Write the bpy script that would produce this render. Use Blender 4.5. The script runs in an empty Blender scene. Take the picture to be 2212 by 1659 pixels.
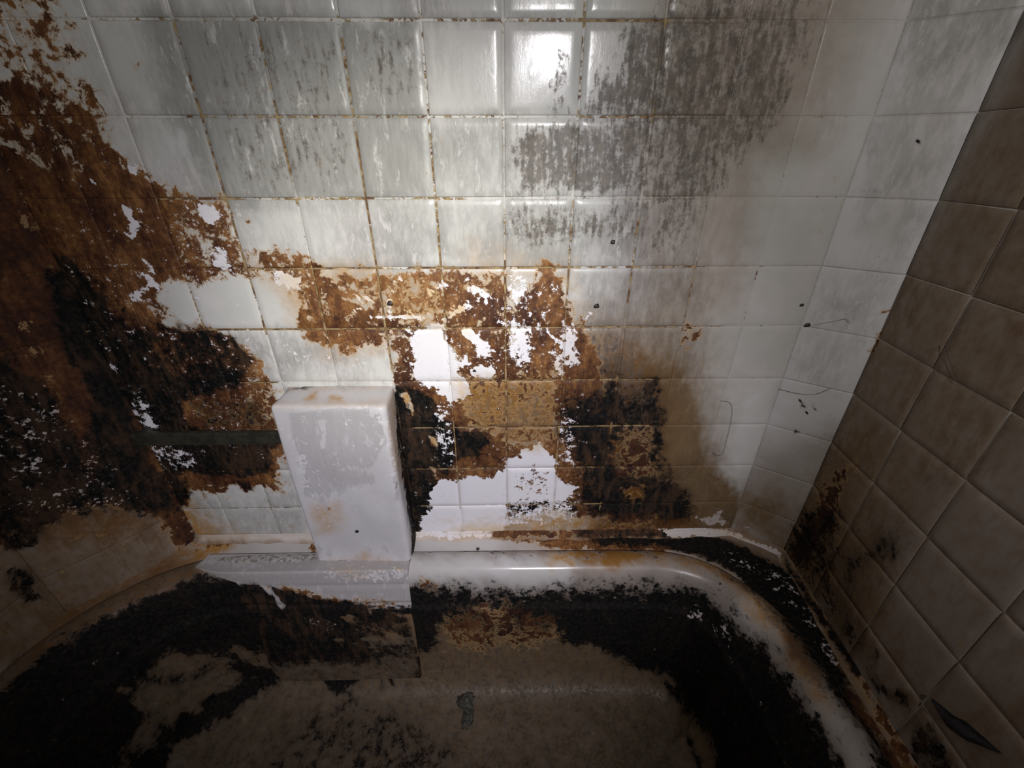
import bpy, bmesh, math, random
import numpy as np
from mathutils import Matrix, Vector

# ---------------------------------------------------------------- units
# plan coordinates: x = tiles to the right, d = tiles away from the camera, h = tiles below the camera
S = 0.108                      # one wall tile, metres
CZ = 1.30                      # camera height
F, PIT, ROLL, YAW = 911.64, 0.498253, -0.0013118, 0.0156977
DW = 6.673                     # distance of the back wall
T0 = -1.4448                   # height (h) of the tile joint that runs along the top of the frame
DECK = 7.44                    # bathtub deck
FLOOR = 10.95                  # bathtub bottom
TOP = -4.4448                  # top of the built wall


def W(x, d, h):
    return (x * S, d * S, CZ - h * S)


def ray(px, py):
    a = (px - 1106) / F
    b = (py - 829.5) / F
    x2 = a * math.cos(ROLL) + b * math.sin(ROLL)
    y = -a * math.sin(ROLL) + b * math.cos(ROLL)
    h = y * math.cos(PIT) + math.sin(PIT)
    d2 = math.cos(PIT) - y * math.sin(PIT)
    return (x2 * math.cos(YAW) + d2 * math.sin(YAW), -x2 * math.sin(YAW) + d2 * math.cos(YAW), h)


def on_d(px, py, d):
    r = ray(px, py)
    return (r[0] * d / r[1], d, r[2] * d / r[1])


def on_h(px, py, h):
    r = ray(px, py)
    return (r[0] * h / r[2], r[1] * h / r[2], h)


# ---------------------------------------------------------------- camera
C = bpy.context.scene.collection
cam_d = bpy.data.cameras.new('camera')
cam = bpy.data.objects.new('camera', cam_d)
C.objects.link(cam)


def camvec(a, b, c):
    x2 = a * math.cos(ROLL) + b * math.sin(ROLL)
    y = -a * math.sin(ROLL) + b * math.cos(ROLL)
    h = y * math.cos(PIT) + c * math.sin(PIT)
    d2 = c * math.cos(PIT) - y * math.sin(PIT)
    return Vector((x2 * math.cos(YAW) + d2 * math.sin(YAW), -x2 * math.sin(YAW) + d2 * math.cos(YAW), -h))


R_, D_, F_ = camvec(1, 0, 0), camvec(0, 1, 0), camvec(0, 0, 1)
m = Matrix.Identity(4)
for i in range(3):
    m[i][0] = R_[i]
    m[i][1] = -D_[i]
    m[i][2] = -F_[i]
m[2][3] = CZ
cam.matrix_world = m
cam_d.sensor_width = 36.0
cam_d.lens = F / 2212 * 36.0
cam_d.clip_start = 0.01
bpy.context.scene.camera = cam

# ---------------------------------------------------------------- world, lamps, exposure
w = bpy.data.worlds.new('dark_room')
bpy.context.scene.world = w
w.use_nodes = True
w.node_tree.nodes['Background'].inputs[0].default_value = (0.95, 0.9, 1.0, 1)
w.node_tree.nodes['Background'].inputs[1].default_value = 0.012

vs = bpy.context.scene.view_settings
vs.view_transform = 'Standard'
vs.look = 'None'
vs.gamma = 1.0
vs.use_curve_mapping = False
vs.exposure = 0.0


def spot(name, pos, aim, energy, angle, blend, color, size):
    l = bpy.data.lights.new(name, 'SPOT')
    l.energy = energy
    l.color = color
    l.spot_size = math.radians(angle)
    l.spot_blend = blend
    l.shadow_soft_size = size
    o = bpy.data.objects.new(name, l)
    C.objects.link(o)
    p = Vector(W(*pos))
    o.location = p
    o.rotation_euler = (Vector(W(*aim)) - p).to_track_quat('-Z', 'Y').to_euler()
    return o


TORCH = (1.7, -5.5, -3.4)      # torch held up behind the viewer's right shoulder
FLASH = (0.65, 0.0, -1.9)      # small phone lamp just above the lens
spot('torch_core', TORCH, on_d(900, 610, DW), 46.0, 30, 1.0, (1.0, 0.99, 0.82), 0.012)
spot('torch_halo', TORCH, on_d(960, 985, DW), 62.0, 56, 1.0, (0.90, 0.88, 1.0), 0.012)
spot('torch_spill', TORCH, on_d(1130, 340, DW), 25.0, 112, 1.0, (1.0, 0.965, 0.96), 0.012)
spot('phone_lamp', FLASH, on_d(1150, 520, DW), 1.3, 124, 1.0, (0.85, 0.93, 1.0), 0.014)

# ---------------------------------------------------------------- stain map (numpy, evaluated once per vertex)
rng = np.random.RandomState(7)
LAT = rng.rand(64, 64)


def vnoise(x, y):
    xi = np.floor(x).astype(int)
    yi = np.floor(y).astype(int)
    fx = x - xi
    fy = y - yi
    fx = fx * fx * (3 - 2 * fx)
    fy = fy * fy * (3 - 2 * fy)
    g = lambda i, j: LAT[i % 64, j % 64]
    return (g(xi, yi) * (1 - fx) + g(xi + 1, yi) * fx) * (1 - fy) + (g(xi, yi + 1) * (1 - fx) + g(xi + 1, yi + 1) * fx) * fy


def fbm(x, y):
    return vnoise(x, y) * .5 + vnoise(x * 2.1 + 9, y * 2.1 + 3) * .3 + vnoise(x * 4.3 + 5, y * 4.3 + 17) * .2


def sdist(P, poly):
    """signed distance, positive inside"""
    n = len(poly)
    best = np.full(len(P), 1e18)
    inside = np.zeros(len(P), bool)
    for i in range(n):
        a = np.array(poly[i], float)
        b = np.array(poly[(i + 1) % n], float)
        e = b - a
        wv = P - a
        t = np.clip((wv @ e) / max(e @ e, 1e-9), 0, 1)
        q = wv - t[:, None] * e
        best = np.minimum(best, (q * q).sum(1))
        c = ((a[1] > P[:, 1]) != (b[1] > P[:, 1]))
        with np.errstate(divide='ignore', invalid='ignore'):
            xin = (b[0] - a[0]) * (P[:, 1] - a[1]) / (b[1] - a[1] + 1e-12) + a[0]
        inside ^= c & (P[:, 0] < xin)
    dd = np.sqrt(best)
    return np.where(inside, dd, -dd)


CH = {'rust': 0, 'black': 1, 'peel': 2, 'ochre': 3, 'film': 4, 'brown': 5, 'dark': 6, 'line': 7}


def stain_eval(P3, layers, base, warp=14.0):
    """P3: (n,3) plan coords; layers: list of (channel, value, feather, polygon).
    The outlines are the places of the stains as read off the photograph; the values end up as data on the surface."""
    x, d, h = P3[:, 0], P3[:, 1], P3[:, 2]
    x2 = x * math.cos(YAW) - d * math.sin(YAW)
    d2 = x * math.sin(YAW) + d * math.cos(YAW)
    z = np.maximum(d2 * math.cos(PIT) + h * math.sin(PIT), 0.4)
    y = h * math.cos(PIT) - d2 * math.sin(PIT)
    P = np.stack([1106 + F * (x2 * math.cos(ROLL) - y * math.sin(ROLL)) / z,
                  829.5 + F * (x2 * math.sin(ROLL) + y * math.cos(ROLL)) / z], 1)
    u = x + d * .8
    v = h + d * .6
    wx = (fbm(u * 3.1, v * 3.1) - .5) * 2.2 * warp + (fbm(u * 11, v * 11 + 7) - .5) * 1.6 * warp
    wy = (fbm(u * 3.1 + 31, v * 3.1 + 11) - .5) * 2.2 * warp + (fbm(u * 11 + 3, v * 11 + 23) - .5) * 1.6 * warp
    Pw = P + np.stack([wx, wy], 1)
    out = np.zeros((len(P), 8))
    for k, val in base.items():
        out[:, CH[k]] = val
    for ch, val, fe, poly in layers:
        pa = np.array(poly, float)
        lo = pa.min(0) - fe
        hi = pa.max(0) + fe
        msk = (Pw[:, 0] > lo[0]) & (Pw[:, 0] < hi[0]) & (Pw[:, 1] > lo[1]) & (Pw[:, 1] < hi[1])
        if not msk.any():
            continue
        sd = sdist(Pw[msk], poly)
        t = np.clip(sd / fe * .5 + .5, 0, 1)
        t = t * t * (3 - 2 * t)
        c = CH[ch]
        out[msk, c] = out[msk, c] * (1 - t) + val * t
    return out


def put_attr(me, A):
    n = len(me.vertices)
    for nm, sl in (('soil_a', A[:, :4]), ('soil_b', A[:, 4:])):
        at = me.attributes.new(nm, 'FLOAT_COLOR', 'POINT')
        at.data.foreach_set('color', np.ascontiguousarray(sl, dtype=np.float32).ravel())


def strip(pts, wd):
    """thin polygon along a polyline"""
    L, Rr = [], []
    for i, p in enumerate(pts):
        a = pts[max(i - 1, 0)]
        b = pts[min(i + 1, len(pts) - 1)]
        dx, dy = b[0] - a[0], b[1] - a[1]
        l = math.hypot(dx, dy) or 1
        L.append((p[0] - dy / l * wd, p[1] + dx / l * wd))
        Rr.append((p[0] + dy / l * wd, p[1] - dx / l * wd))
    return L + Rr[::-1]


def blob(cx, cy, rx, ry, n=10, ang=0):
    ca, sa = math.cos(ang), math.sin(ang)
    return [(cx + rx * math.cos(t) * ca - ry * math.sin(t) * sa, cy + rx * math.cos(t) * sa + ry * math.sin(t) * ca)
            for t in [2 * math.pi * i / n for i in range(n)]]

# ---------------------------------------------------------------- stain outlines, as read off the photograph
BACK = [
    # grey soap film over the upper tiles
    ('film', .95, 60, [(330, 30), (560, 40), (740, 60), (770, 240), (780, 420), (480, 430), (380, 260)]),
    ('film', .8, 30, [(740, 60), (900, 60), (920, 420), (780, 425)]),
    ('film', .30, 16, [(905, 45), (1255, 45), (1245, 245), (925, 245)]),
    ('film', .55, 25, [(930, 290), (1100, 270), (1110, 430), (940, 430)]),
    ('film', .58, 30, [(850, 440), (1230, 440), (1220, 560), (850, 560)]),
    ('film', .62, 30, [(1090, 430), (1400, 430), (1380, 560), (1100, 570)]),
    ('film', .52, 30, [(1230, 580), (1600, 560), (1560, 800), (1260, 700)]),
    ('film', .25, 40, [(1600, -100), (2100, -100), (1750, 700), (1500, 700)]),
    ('film', .20, 20, [(345, 600), (680, 600), (690, 700), (450, 705), (340, 660)]),
    ('film', .45, 20, [(600, 740), (840, 760), (850, 835), (600, 835)]),
    ('film', .55, 20, [(420, 1070), (650, 1070), (660, 1160), (410, 1160)]),
    # dark mould, upper right
    ('dark', .58, 80, [(1430, -60), (1800, -60), (1760, 120), (1640, 300), (1470, 560), (1380, 560)]),
    ('dark', .76, 50, [(1340, 60), (1430, 50), (1560, 60), (1640, 110), (1690, 190), (1650, 260), (1420, 250), (1330, 250), (1250, 245), (1290, 150), (1330, 150)]),
    ('dark', .62, 50, [(1400, 50), (1560, 60), (1640, 110), (1700, 200), (1690, 250), (1400, 250)]),
    ('dark', .52, 12, [(1205, 105), (1228, 100), (1236, 160), (1226, 245), (1180, 245), (1188, 150)]),
    ('dark', .70, 34, [(1120, 275), (1180, 262), (1400, 262), (1395, 330), (1380, 420), (1250, 420), (1110, 420), (1105, 330)]),
    ('dark', .60, 50, [(1400, 260), (1600, 260), (1660, 270), (1580, 340), (1500, 430), (1390, 430)]),
    ('dark', .55, 40, [(1090, 440), (1380, 440), (1370, 520), (1100, 540)]),
    ('dark', .40, 30, [(780, 60), (915, 60), (920, 200), (800, 240)]),
    ('dark', .36, 40, [(420, 60), (730, 60), (780, 400), (500, 420)]),
    # brown haze towards the right corner
    ('brown', .62, 140, [(1380, -100), (1950, -100), (1640, 700), (1380, 700)]),
    ('brown', .55, 50, [(1400, 300), (1600, 300), (1610, 600), (1380, 620)]),
    ('brown', .22, 50, [(1640, 350), (1860, 350), (1700, 900), (1600, 900)]),
    ('brown', .80, 110, [(1290, 690), (1480, 640), (1560, 800), (1560, 1020), (1600, 1160), (1300, 1160)]),
    ('brown', 1.3, 90, [(1310, 800), (1440, 830), (1500, 980), (1560, 1100), (1500, 1150), (1300, 1150)]),
    ('brown', 1.1, 60, [(1480, 1060), (1620, 1060), (1600, 1140), (1450, 1140)]),
    ('brown', .05, 30, [(1600, 860), (1670, 820), (1630, 960), (1600, 1060), (1580, 1000)]),
    ('film', .1, 60, [(1560, 560), (1760, 560), (1620, 1100), (1560, 1000)]),
    # ochre / olive tints
    ('ochre', .85, 30, [(740, 600), (1095, 600), (1095, 720), (840, 700), (740, 700)]),
    ('ochre', .35, 30, [(1000, 520), (1080, 520), (1240, 560), (1240, 620), (1090, 610), (1010, 580)]),
    ('ochre', .5, 30, [(545, 570), (840, 570), (840, 760), (700, 770), (600, 640)]),
    ('ochre', .75, 20, [(900, 1140), (1480, 1090), (1520, 1150), (1040, 1158)]),
    # rust: left slope
    ('rust', .44, 50, [(-400, -200), (40, -200), (130, -20), (160, 60), (195, 150), (250, 245), (205, 290), (100, 300), (-400, 300)]),
    ('rust', .88, 30, [(-400, 200), (60, 190), (190, 240), (215, 300), (260, 350), (330, 385), (400, 420), (470, 430), (520, 545), (545, 590), (455, 600), (380, 600), (325, 655), (385, 705), (470, 712), (520, 745), (560, 790), (548, 840), (600, 860), (610, 960), (600, 1080), (-400, 1180)]),
    ('rust', .62, 60, [(-100, 180), (60, 190), (190, 240), (260, 350), (150, 400), (-100, 330)]),
    ('brown', .3, 90, [(-300, 280), (100, 280), (330, 560), (330, 720), (100, 760), (-300, 800)]),
    ('rust', .56, 20, [(350, 420), (480, 428), (515, 545), (545, 580), (460, 590), (380, 560)]),
    ('rust', .5, 16, [(285, 130), (300, 140), (295, 150), (275, 145)]),
    ('rust', .56, 10, blob(542, 470, 11, 9)),
    ('rust', .56, 16, [(545, 535), (610, 530), (700, 575), (720, 640), (640, 650), (580, 600), (550, 575)]),
    ('rust', .68, 18, [(640, 680), (660, 640), (700, 600), (770, 600), (770, 640), (840, 680), (840, 748), (760, 762), (700, 752), (655, 740)]),
    ('rust', .60, 14, [(575, 790), (600, 840), (600, 940), (545, 940), (530, 800), (550, 770)]),
    # rust: centre
    ('rust', .52, 20, [(770, 575), (960, 570), (1100, 590), (1095, 720), (960, 730), (840, 720), (770, 640)]),
    ('rust', .70, 16, [(960, 620), (1090, 620), (1095, 730), (1090, 800), (990, 800), (960, 720)]),
    ('rust', .80, 26, [(1110, 640), (1150, 610), (1180, 570), (1215, 580), (1235, 660), (1280, 730), (1300, 800), (1310, 900), (1330, 1000), (1400, 1090), (1420, 1110), (1400, 1140), (1200, 1110), (900, 1140), (850, 1000), (845, 850), (880, 800), (990, 800), (1090, 770)]),
    ('ochre', 1.2, 30, [(985, 820), (1200, 800), (1210, 960), (1100, 960), (1000, 920)]),
    ('brown', .7, 30, [(985, 820), (1200, 800), (1210, 960), (1100, 960), (1000, 920)]),
    ('rust', .38, 30, [(985, 820), (1200, 800), (1210, 960), (1100, 960), (1000, 920)]),
    ('rust', .66, 20, [(845, 700), (900, 700), (900, 830), (845, 830)]),
    ('ochre', .5, 60, [(1240, 660), (1330, 700), (1440, 830), (1440, 1000), (1330, 1000), (1240, 800)]),
    ('dark', .52, 50, [(1240, 660), (1330, 700), (1440, 830), (1440, 1000), (1330, 1000), (1240, 800)]),
    ('rust', .56, 16, [(1470, 700), (1510, 695), (1520, 720), (1490, 745), (1468, 735)]),
    # black: right of the pier
    ('black', .80, 16, [(845, 835), (880, 828), (925, 850), (960, 905), (1000, 925), (1050, 935), (1060, 970), (1030, 990), (985, 1000), (960, 1035), (930, 1045), (938, 1090), (905, 1165), (870, 1170), (850, 1000)]),
    ('black', .85, 14, [(845, 850), (900, 870), (925, 930), (935, 1060), (890, 1130), (860, 1080)]),
    # black: right blob
    ('black', .64, 60, [(1205, 860), (1290, 830), (1300, 760), (1345, 800), (1350, 840), (1420, 815), (1425, 880), (1435, 1000), (1480, 1085), (1480, 1115), (1290, 1105), (1245, 1075), (1262, 1020), (1215, 1000), (1200, 930)]),
    ('black', .74, 50, [(1250, 880), (1340, 850), (1345, 1080), (1270, 1090)]),
    ('black', .8, 30, strip([(1412, 820), (1418, 900), (1410, 990), (1440, 1080)], 10)),
    ('black', .9, 50, [(1380, 1040), (1440, 1050), (1500, 1100), (1400, 1120), (1300, 1100)]),
    ('rust', .62, 30, [(1340, 930), (1400, 930), (1420, 1040), (1330, 1020)]),
    ('black', .30, 30, [(1340, 930), (1400, 930), (1420, 1040), (1330, 1020)]),
    ('black', .60, 14, [(1090, 1085), (1200, 1065), (1240, 1080), (1250, 1110), (1110, 1110)]),
    # black: left
    ('black', .90, 26, [(-400, 760), (40, 800), (110, 850), (160, 880), (100, 640), (90, 560), (150, 570), (200, 650), (330, 700), (480, 718), (545, 770), (525, 830), (460, 850), (395, 870), (400, 920), (600, 950), (610, 1010), (540, 1048), (410, 1030), (400, 1090), (330, 1110), (220, 1100), (60, 1120), (-400, 1180)]),
    ('black', .56, 24, [(330, 700), (500, 735), (540, 800), (400, 830), (300, 800)]),
    ('black', .50, 16, [(400, 860), (560, 850), (595, 930), (440, 930)]),
    ('rust', .5, 16, [(400, 860), (560, 850), (595, 930), (440, 930)]),
    ('ochre', .9, 16, [(400, 860), (590, 850), (595, 930), (400, 930)]),
    ('ochre', .9, 14, strip([(385, 1030), (450, 1036), (520, 1028), (600, 1030)], 9)),
    ('black', .12, 10, strip([(385, 1030), (450, 1036), (520, 1028), (610, 1030)], 7)),
    ('black', .10, 14, [(585, 965), (625, 965), (650, 1060), (600, 1045)]),
    ('black', .40, 90, [(-300, 500), (60, 500), (230, 560), (330, 620), (330, 720), (100, 760), (-300, 800)]),
    ('black', .96, 30, [(90, 560), (150, 560), (240, 690), (330, 800), (380, 950), (330, 1060), (200, 900), (110, 700)]),
    ('ochre', 1.0, 8, [(862, 850), (880, 848), (892, 885), (888, 905)]), ('rust', .1, 8, [(862, 850), (880, 848), (892, 885), (888, 905)]), ('black', .1, 8, [(862, 850), (880, 848), (892, 885), (888, 905)]),
    ('ochre', 1.0, 6, [(930, 936), (948, 950), (945, 968), (936, 955)]), ('rust', .1, 6, [(930, 936), (948, 950), (945, 968), (936, 955)]), ('black', .1, 6, [(930, 936), (948, 950), (945, 968), (936, 955)]),
    ('ochre', 1.0, 6, [(938, 1012), (952, 1014), (950, 1030), (940, 1028)]), ('rust', .1, 6, [(938, 1012), (952, 1014), (950, 1030), (940, 1028)]), ('black', .1, 6, [(938, 1012), (952, 1014), (950, 1030), (940, 1028)]),
    ('ochre', 1.0, 12, [(1345, 1055), (1390, 1055), (1392, 1078), (1350, 1080)]), ('rust', .2, 12, [(1345, 1055), (1390, 1055), (1392, 1078), (1350, 1080)]), ('black', .2, 12, [(1345, 1055), (1390, 1055), (1392, 1078), (1350, 1080)]),
    ('ochre', 1.0, 8, [(1318, 950), (1332, 950), (1334, 985), (1320, 985)]), ('rust', .2, 8, [(1318, 950), (1332, 950), (1334, 985), (1320, 985)]), ('black', .3, 8, [(1318, 950), (1332, 950), (1334, 985), (1320, 985)]),
    # lower left beige band
    ('rust', .1, 20, [(405, 1062), (560, 1050), (620, 1062), (650, 1090), (700, 1180), (400, 1180)]),
    ('ochre', .95, 26, [(360, 1080), (420, 1085), (440, 1120), (520, 1160), (430, 1210), (360, 1180)]),
    ('rust', .05, 26, [(60, 1100), (220, 1090), (340, 1110), (420, 1100), (420, 1230), (0, 1260)]),
    ('brown', .85, 30, [(0, 1100), (350, 1100), (420, 1180), (0, 1300)]),
    # clean flakes
    ('peel', .30, 40, [(100, 420), (560, 420), (620, 1000), (200, 1000)]),
    ('peel', .26, 60, [(-300, 780), (400, 800), (420, 1120), (-300, 1160)]),
    ('peel', .33, 40, [(840, 580), (1260, 600), (1240, 800), (1000, 830), (850, 830)]),
    ('peel', .24, 40, [(860, 830), (1300, 800), (1300, 1100), (860, 1140)]),
    ('peel', .95, 8, [(425, 442), (458, 448), (470, 462), (462, 474), (436, 466)]),
    ('peel', .95, 8, [(268, 452), (284, 458), (298, 490), (294, 516), (280, 505), (276, 480)]),
    ('peel', .9, 8, [(312, 560), (322, 570), (330, 604), (318, 600)]),
    ('peel', .72, 10, [(448, 545), (480, 550), (500, 590), (470, 590)]),
    ('peel', .8, 8, [(262, 345), (290, 352), (300, 370), (270, 368)]),
    ('peel', .85, 7, blob(195, 397, 9, 9)),
    ('peel', .66, 18, [(585, 570), (660, 590), (650, 640), (590, 620)]),
    ('peel', .34, 20, [(570, 700), (650, 740), (840, 770), (840, 800), (620, 800)]),
    ('peel', .56, 12, [(1098, 585), (1130, 600), (1140, 640), (1100, 670)]),
    ('peel', .97, 9, [(893, 712), (965, 708), (962, 745), (985, 790), (1012, 835), (1005, 858), (980, 866), (955, 855), (925, 830), (897, 810), (890, 760)]),
    ('peel', .85, 8, [(958, 800), (978, 850), (975, 895), (964, 870)]),
    ('peel', .9, 8, [(1000, 712), (1026, 716), (1040, 738), (1068, 762), (1062, 772), (1040, 765), (1022, 742), (1008, 728)]),
    ('peel', .95, 7, [(1024, 808), (1036, 795), (1068, 788), (1064, 812), (1024, 822)]),
    ('peel', .9, 6, blob(1004, 780, 10, 12)),
    ('peel', .68, 14, [(1096, 705), (1140, 705), (1142, 765), (1130, 795), (1096, 770)]),
    ('peel', .60, 10, [(1185, 765), (1215, 765), (1215, 820), (1188, 815)]),
    ('peel', .62, 10, [(1215, 690), (1250, 690), (1250, 790), (1220, 790)]),
    ('peel', .95, 8, [(1122, 970), (1160, 962), (1190, 985), (1200, 1010), (1098, 1013), (1098, 985), (1126, 988)]),
    ('peel', .93, 10, [(928, 1060), (945, 1040), (985, 1045), (1000, 1030), (1060, 1030), (1095, 1015), (1200, 1015), (1205, 1035), (1250, 1058), (1225, 1080), (1195, 1088), (1095, 1088), (1090, 1112), (1095, 1150), (1060, 1158), (915, 1158), (905, 1130), (935, 1100)]),
    ('peel', .60, 10, [(1105, 1020), (1185, 1020), (1190, 1080), (1110, 1085)]),
    ('peel', .52, 16, [(1090, 1090), (1260, 1080), (1230, 1130), (1090, 1140)]),
    ('peel', .70, 12, [(1500, 1118), (1560, 1100), (1575, 1125), (1520, 1132)]),
    ('peel', .48, 12, strip([(1222, 880), (1228, 940), (1220, 1000)], 12)),
    ('peel', .46, 12, strip([(955, 870), (962, 940), (975, 1010)], 14)),
    ('peel', .7, 8, strip([(285, 640), (330, 610), (350, 620)], 6)),
    ('peel', .62, 14, [(225, 775), (245, 780), (252, 800), (220, 795)]),
    ('peel', .60, 14, strip([(292, 870), (310, 900), (330, 925)], 12)),
    ('peel', .56, 20, strip([(270, 960), (420, 1010)], 14)),
] + [('peel', .95, 4, strip(s_, 2.5)) for s_ in (
    [(870, 590), (845, 610), (838, 660), (845, 685)],
    [(770, 640), (800, 655), (830, 690)],
    [(800, 692), (860, 686), (930, 680), (945, 676)],
    [(925, 632), (955, 615)],
    [(1010, 620), (1045, 628), (1060, 645)],
    [(960, 690), (1010, 652)],
    [(985, 660), (1005, 668)],
    [(1262, 690), (1290, 670)],
    [(1178, 722), (1210, 742), (1240, 762)],
    [(760, 700), (775, 672), (800, 655)],
    [(1135, 708), (1160, 705)])]

LINES_H = [43, 251.5, 429, 578.7, 707, 822, 923, 1011, 1089]


def joint(pts, v, w_=9):
    return ('line', v, 8, strip(pts, w_))


JOINTS = [
    joint([(0, 43), (900, 43)], .35), joint([(400, 251), (930, 252)], .55), joint([(330, 429), (520, 429)], .95), joint([(500, 429), (1000, 429)], .62),
    joint([(540, 579), (1260, 579)], .95), joint([(1260, 579), (1700, 579)], .55), joint([(430, 708), (1260, 707)], .95), joint([(1260, 707), (1560, 707)], .6),
    joint([(820, 251), (1090, 251)], .6), joint([(740, 43), (1270, 43)], .6), joint([(1250, 43), (1450, 40)], .9), joint([(1250, 252), (1420, 252)], .8),
    joint([(378, 44), (436, 251), (486, 429), (545, 590), (575, 707)], .66), joint([(500, 440), (545, 590), (580, 720)], .95),
    joint([(560, 42), (601, 251), (641, 429)], .52), joint([(601, 251), (630, 370)], .85),
    joint([(742, 42), (762, 251), (790, 429)], .62), joint([(765, 290), (790, 430), (812, 580), (836, 710), (850, 800)], .95),
    joint([(907, 42), (926, 251), (940, 429)], .42), joint([(928, 290), (939, 429), (952, 580), (962, 707)], .75),
    joint([(1092, 440), (1092, 620)], .5), joint([(1092, 600), (1093, 707), (1093, 1100)], .95),
    joint([(1262, 0), (1255, 100), (1246, 251)], .62), joint([(1236, 432), (1229, 577), (1218, 707)], .62), joint([(1225, 600), (1214, 820)], .9),
    joint([(1380, 470), (1366, 577), (1352, 660)], .7), joint([(1500, 560), (1478, 720)], .62),
    joint([(900, 822), (1400, 820)], .7), joint([(900, 923), (1400, 923)], .9), joint([(900, 1011), (1300, 1010)], .95), joint([(900, 1090), (1300, 1088)], .95),
    joint([(986, 900), (990, 1011), (996, 1100)], .9), joint([(1206, 920), (1201, 1010), (1196, 1095)], .9),
    joint([(410, 600), (440, 707)], .8), joint([(680, 590), (700, 720)], .9), joint([(520, 822), (600, 822)], .95), joint([(410, 1092), (660, 1092)], .55),
]

RIGHT = [
    # diagonal strip stays pale, the side wall is toned browner
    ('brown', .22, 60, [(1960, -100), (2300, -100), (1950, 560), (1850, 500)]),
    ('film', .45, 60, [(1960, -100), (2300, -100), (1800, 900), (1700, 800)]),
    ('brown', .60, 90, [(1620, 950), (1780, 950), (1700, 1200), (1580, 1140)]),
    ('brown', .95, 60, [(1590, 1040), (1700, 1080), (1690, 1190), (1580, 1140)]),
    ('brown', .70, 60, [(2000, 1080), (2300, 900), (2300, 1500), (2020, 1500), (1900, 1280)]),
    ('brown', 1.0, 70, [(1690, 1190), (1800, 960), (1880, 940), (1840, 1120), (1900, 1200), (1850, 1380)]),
    ('rust', .60, 30, [(1700, 1190), (1790, 1010), (1840, 1000), (1800, 1150), (1740, 1260)]),
    ('rust', .50, 20, strip([(1925, 650), (1905, 700), (1890, 760)], 10)),
    ('black', .60, 34, [(1720, 1100), (1790, 1080), (1835, 1110), (1800, 1180), (1750, 1250), (1700, 1195)]),
    ('black', .52, 40, [(1690, 1200), (1740, 1260), (1850, 1440), (1880, 1380), (1820, 1270), (1810, 1180), (1760, 1160)]),
    ('black', .50, 26, [(1810, 1180), (1870, 1190), (1900, 1150), (1960, 1150), (1940, 1210), (1870, 1230), (1840, 1260), (1850, 1300), (1820, 1330)]),
    ('dark', .46, 50, [(1800, 1100), (1960, 1100), (1990, 1180), (1900, 1300), (1850, 1420), (1780, 1280)]),
    ('black', .62, 16, [(1885, 1390), (1905, 1395), (1905, 1420), (1880, 1455), (1920, 1490), (1975, 1500), (1960, 1530), (1920, 1520), (1870, 1470)]),
    ('black', .52, 24, [(1960, 1540), (2020, 1560), (2080, 1659), (2050, 1720), (1950, 1700)]),
    ('brown', .6, 20, [(1850, 1440), (1900, 1500), (2000, 1659), (1940, 1659)]),
    ('ochre', .2, 30, [(2160, 560), (2300, 500), (2300, 800), (2180, 760)]),
    ('black', .85, 4, blob(1657, 858, 6, 5)),
    ('black', .85, 4, blob(1724, 864, 6, 5)),
    ('black', .85, 4, blob(1728, 871, 6, 5)),
    ('black', .85, 4, blob(1758, 882, 6, 5)),
    ('black', .85, 4, blob(1738, 890, 6, 5)),
    ('black', .85, 4, blob(1720, 931, 6, 5)),
    ('black', .85, 4, blob(1986, 308, 6, 5)),
    ('black', .85, 4, blob(1890, 410, 6, 5)),
    ('peel', .8, 8, [(1608, 1128), (1622, 1130), (1618, 1140), (1606, 1136)]),
]

LEFT = [
    ('rust', .95, 50, [(-900, -900), (130, -900), (400, 1200), (-900, 1200)]),
    ('brown', .8, 50, [(-900, -900), (130, -900), (400, 1200), (-900, 1200)]),
    ('rust', .58, 60, [(-600, -600), (120, -600), (130, 60), (60, 220), (-600, 220)]),
    ('rust', .95, 40, [(-600, 180), (20, 200), (230, 640), (300, 800), (60, 800), (-600, 700)]),
    ('brown', 1.0, 60, [(-600, 250), (60, 380), (230, 700), (330, 1000), (-600, 900)]),
    ('ochre', .95, 26, [(-20, 300), (20, 300), (80, 450), (170, 600), (215, 700), (190, 680), (100, 560), (20, 420)]),
    ('rust', .55, 60, [(-20, 300), (20, 300), (80, 450), (170, 600), (215, 700), (190, 680), (100, 560), (20, 420)]),
    ('ochre', .8, 16, strip([(20, 660), (70, 750), (110, 840)], 16)),
    ('rust', .50, 40, strip([(20, 660), (70, 750), (110, 840)], 12)),
    ('black', .88, 30, [(90, 580), (160, 580), (230, 740), (330, 1000), (400, 1110), (330, 1100), (250, 1080), (190, 960), (200, 860), (130, 740)]),
    ('black', .74, 70, [(-700, 420), (30, 560), (-20, 700), (40, 790), (100, 840), (150, 920), (200, 1000), (330, 1060), (340, 1110), (200, 1110), (120, 1130), (90, 1160), (-20, 1150), (-700, 1250)]),
    ('black', .95, 30, [(-700, 700), (20, 790), (110, 870), (150, 960), (120, 1100), (60, 1140), (-700, 1250)]),
    ('peel', .34, 40, [(-400, 780), (110, 820), (330, 1090), (200, 1120), (-400, 1160)]),
    ('rust', .08, 26, [(50, 1110), (200, 1080), (330, 1110), (420, 1220), (200, 1330), (0, 1450), (-600, 1600), (-600, 1180), (0, 1180)]),
    ('ochre', .55, 40, [(80, 1080), (300, 1080), (330, 1150), (100, 1180)]),
    ('brown', .85, 50, [(-600, 1160), (60, 1120), (330, 1110), (420, 1230), (100, 1380), (-600, 1600)]),
    ('black', .62, 16, [(-60, 1100), (60, 1110), (100, 1150), (60, 1185), (-60, 1180)]),
    ('black', .60, 20, [(10, 1230), (70, 1220), (80, 1270), (100, 1300), (60, 1310), (20, 1270)]),
    ('brown', .9, 30, strip([(-60, 1450), (60, 1380), (160, 1310)], 26)),
]

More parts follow.
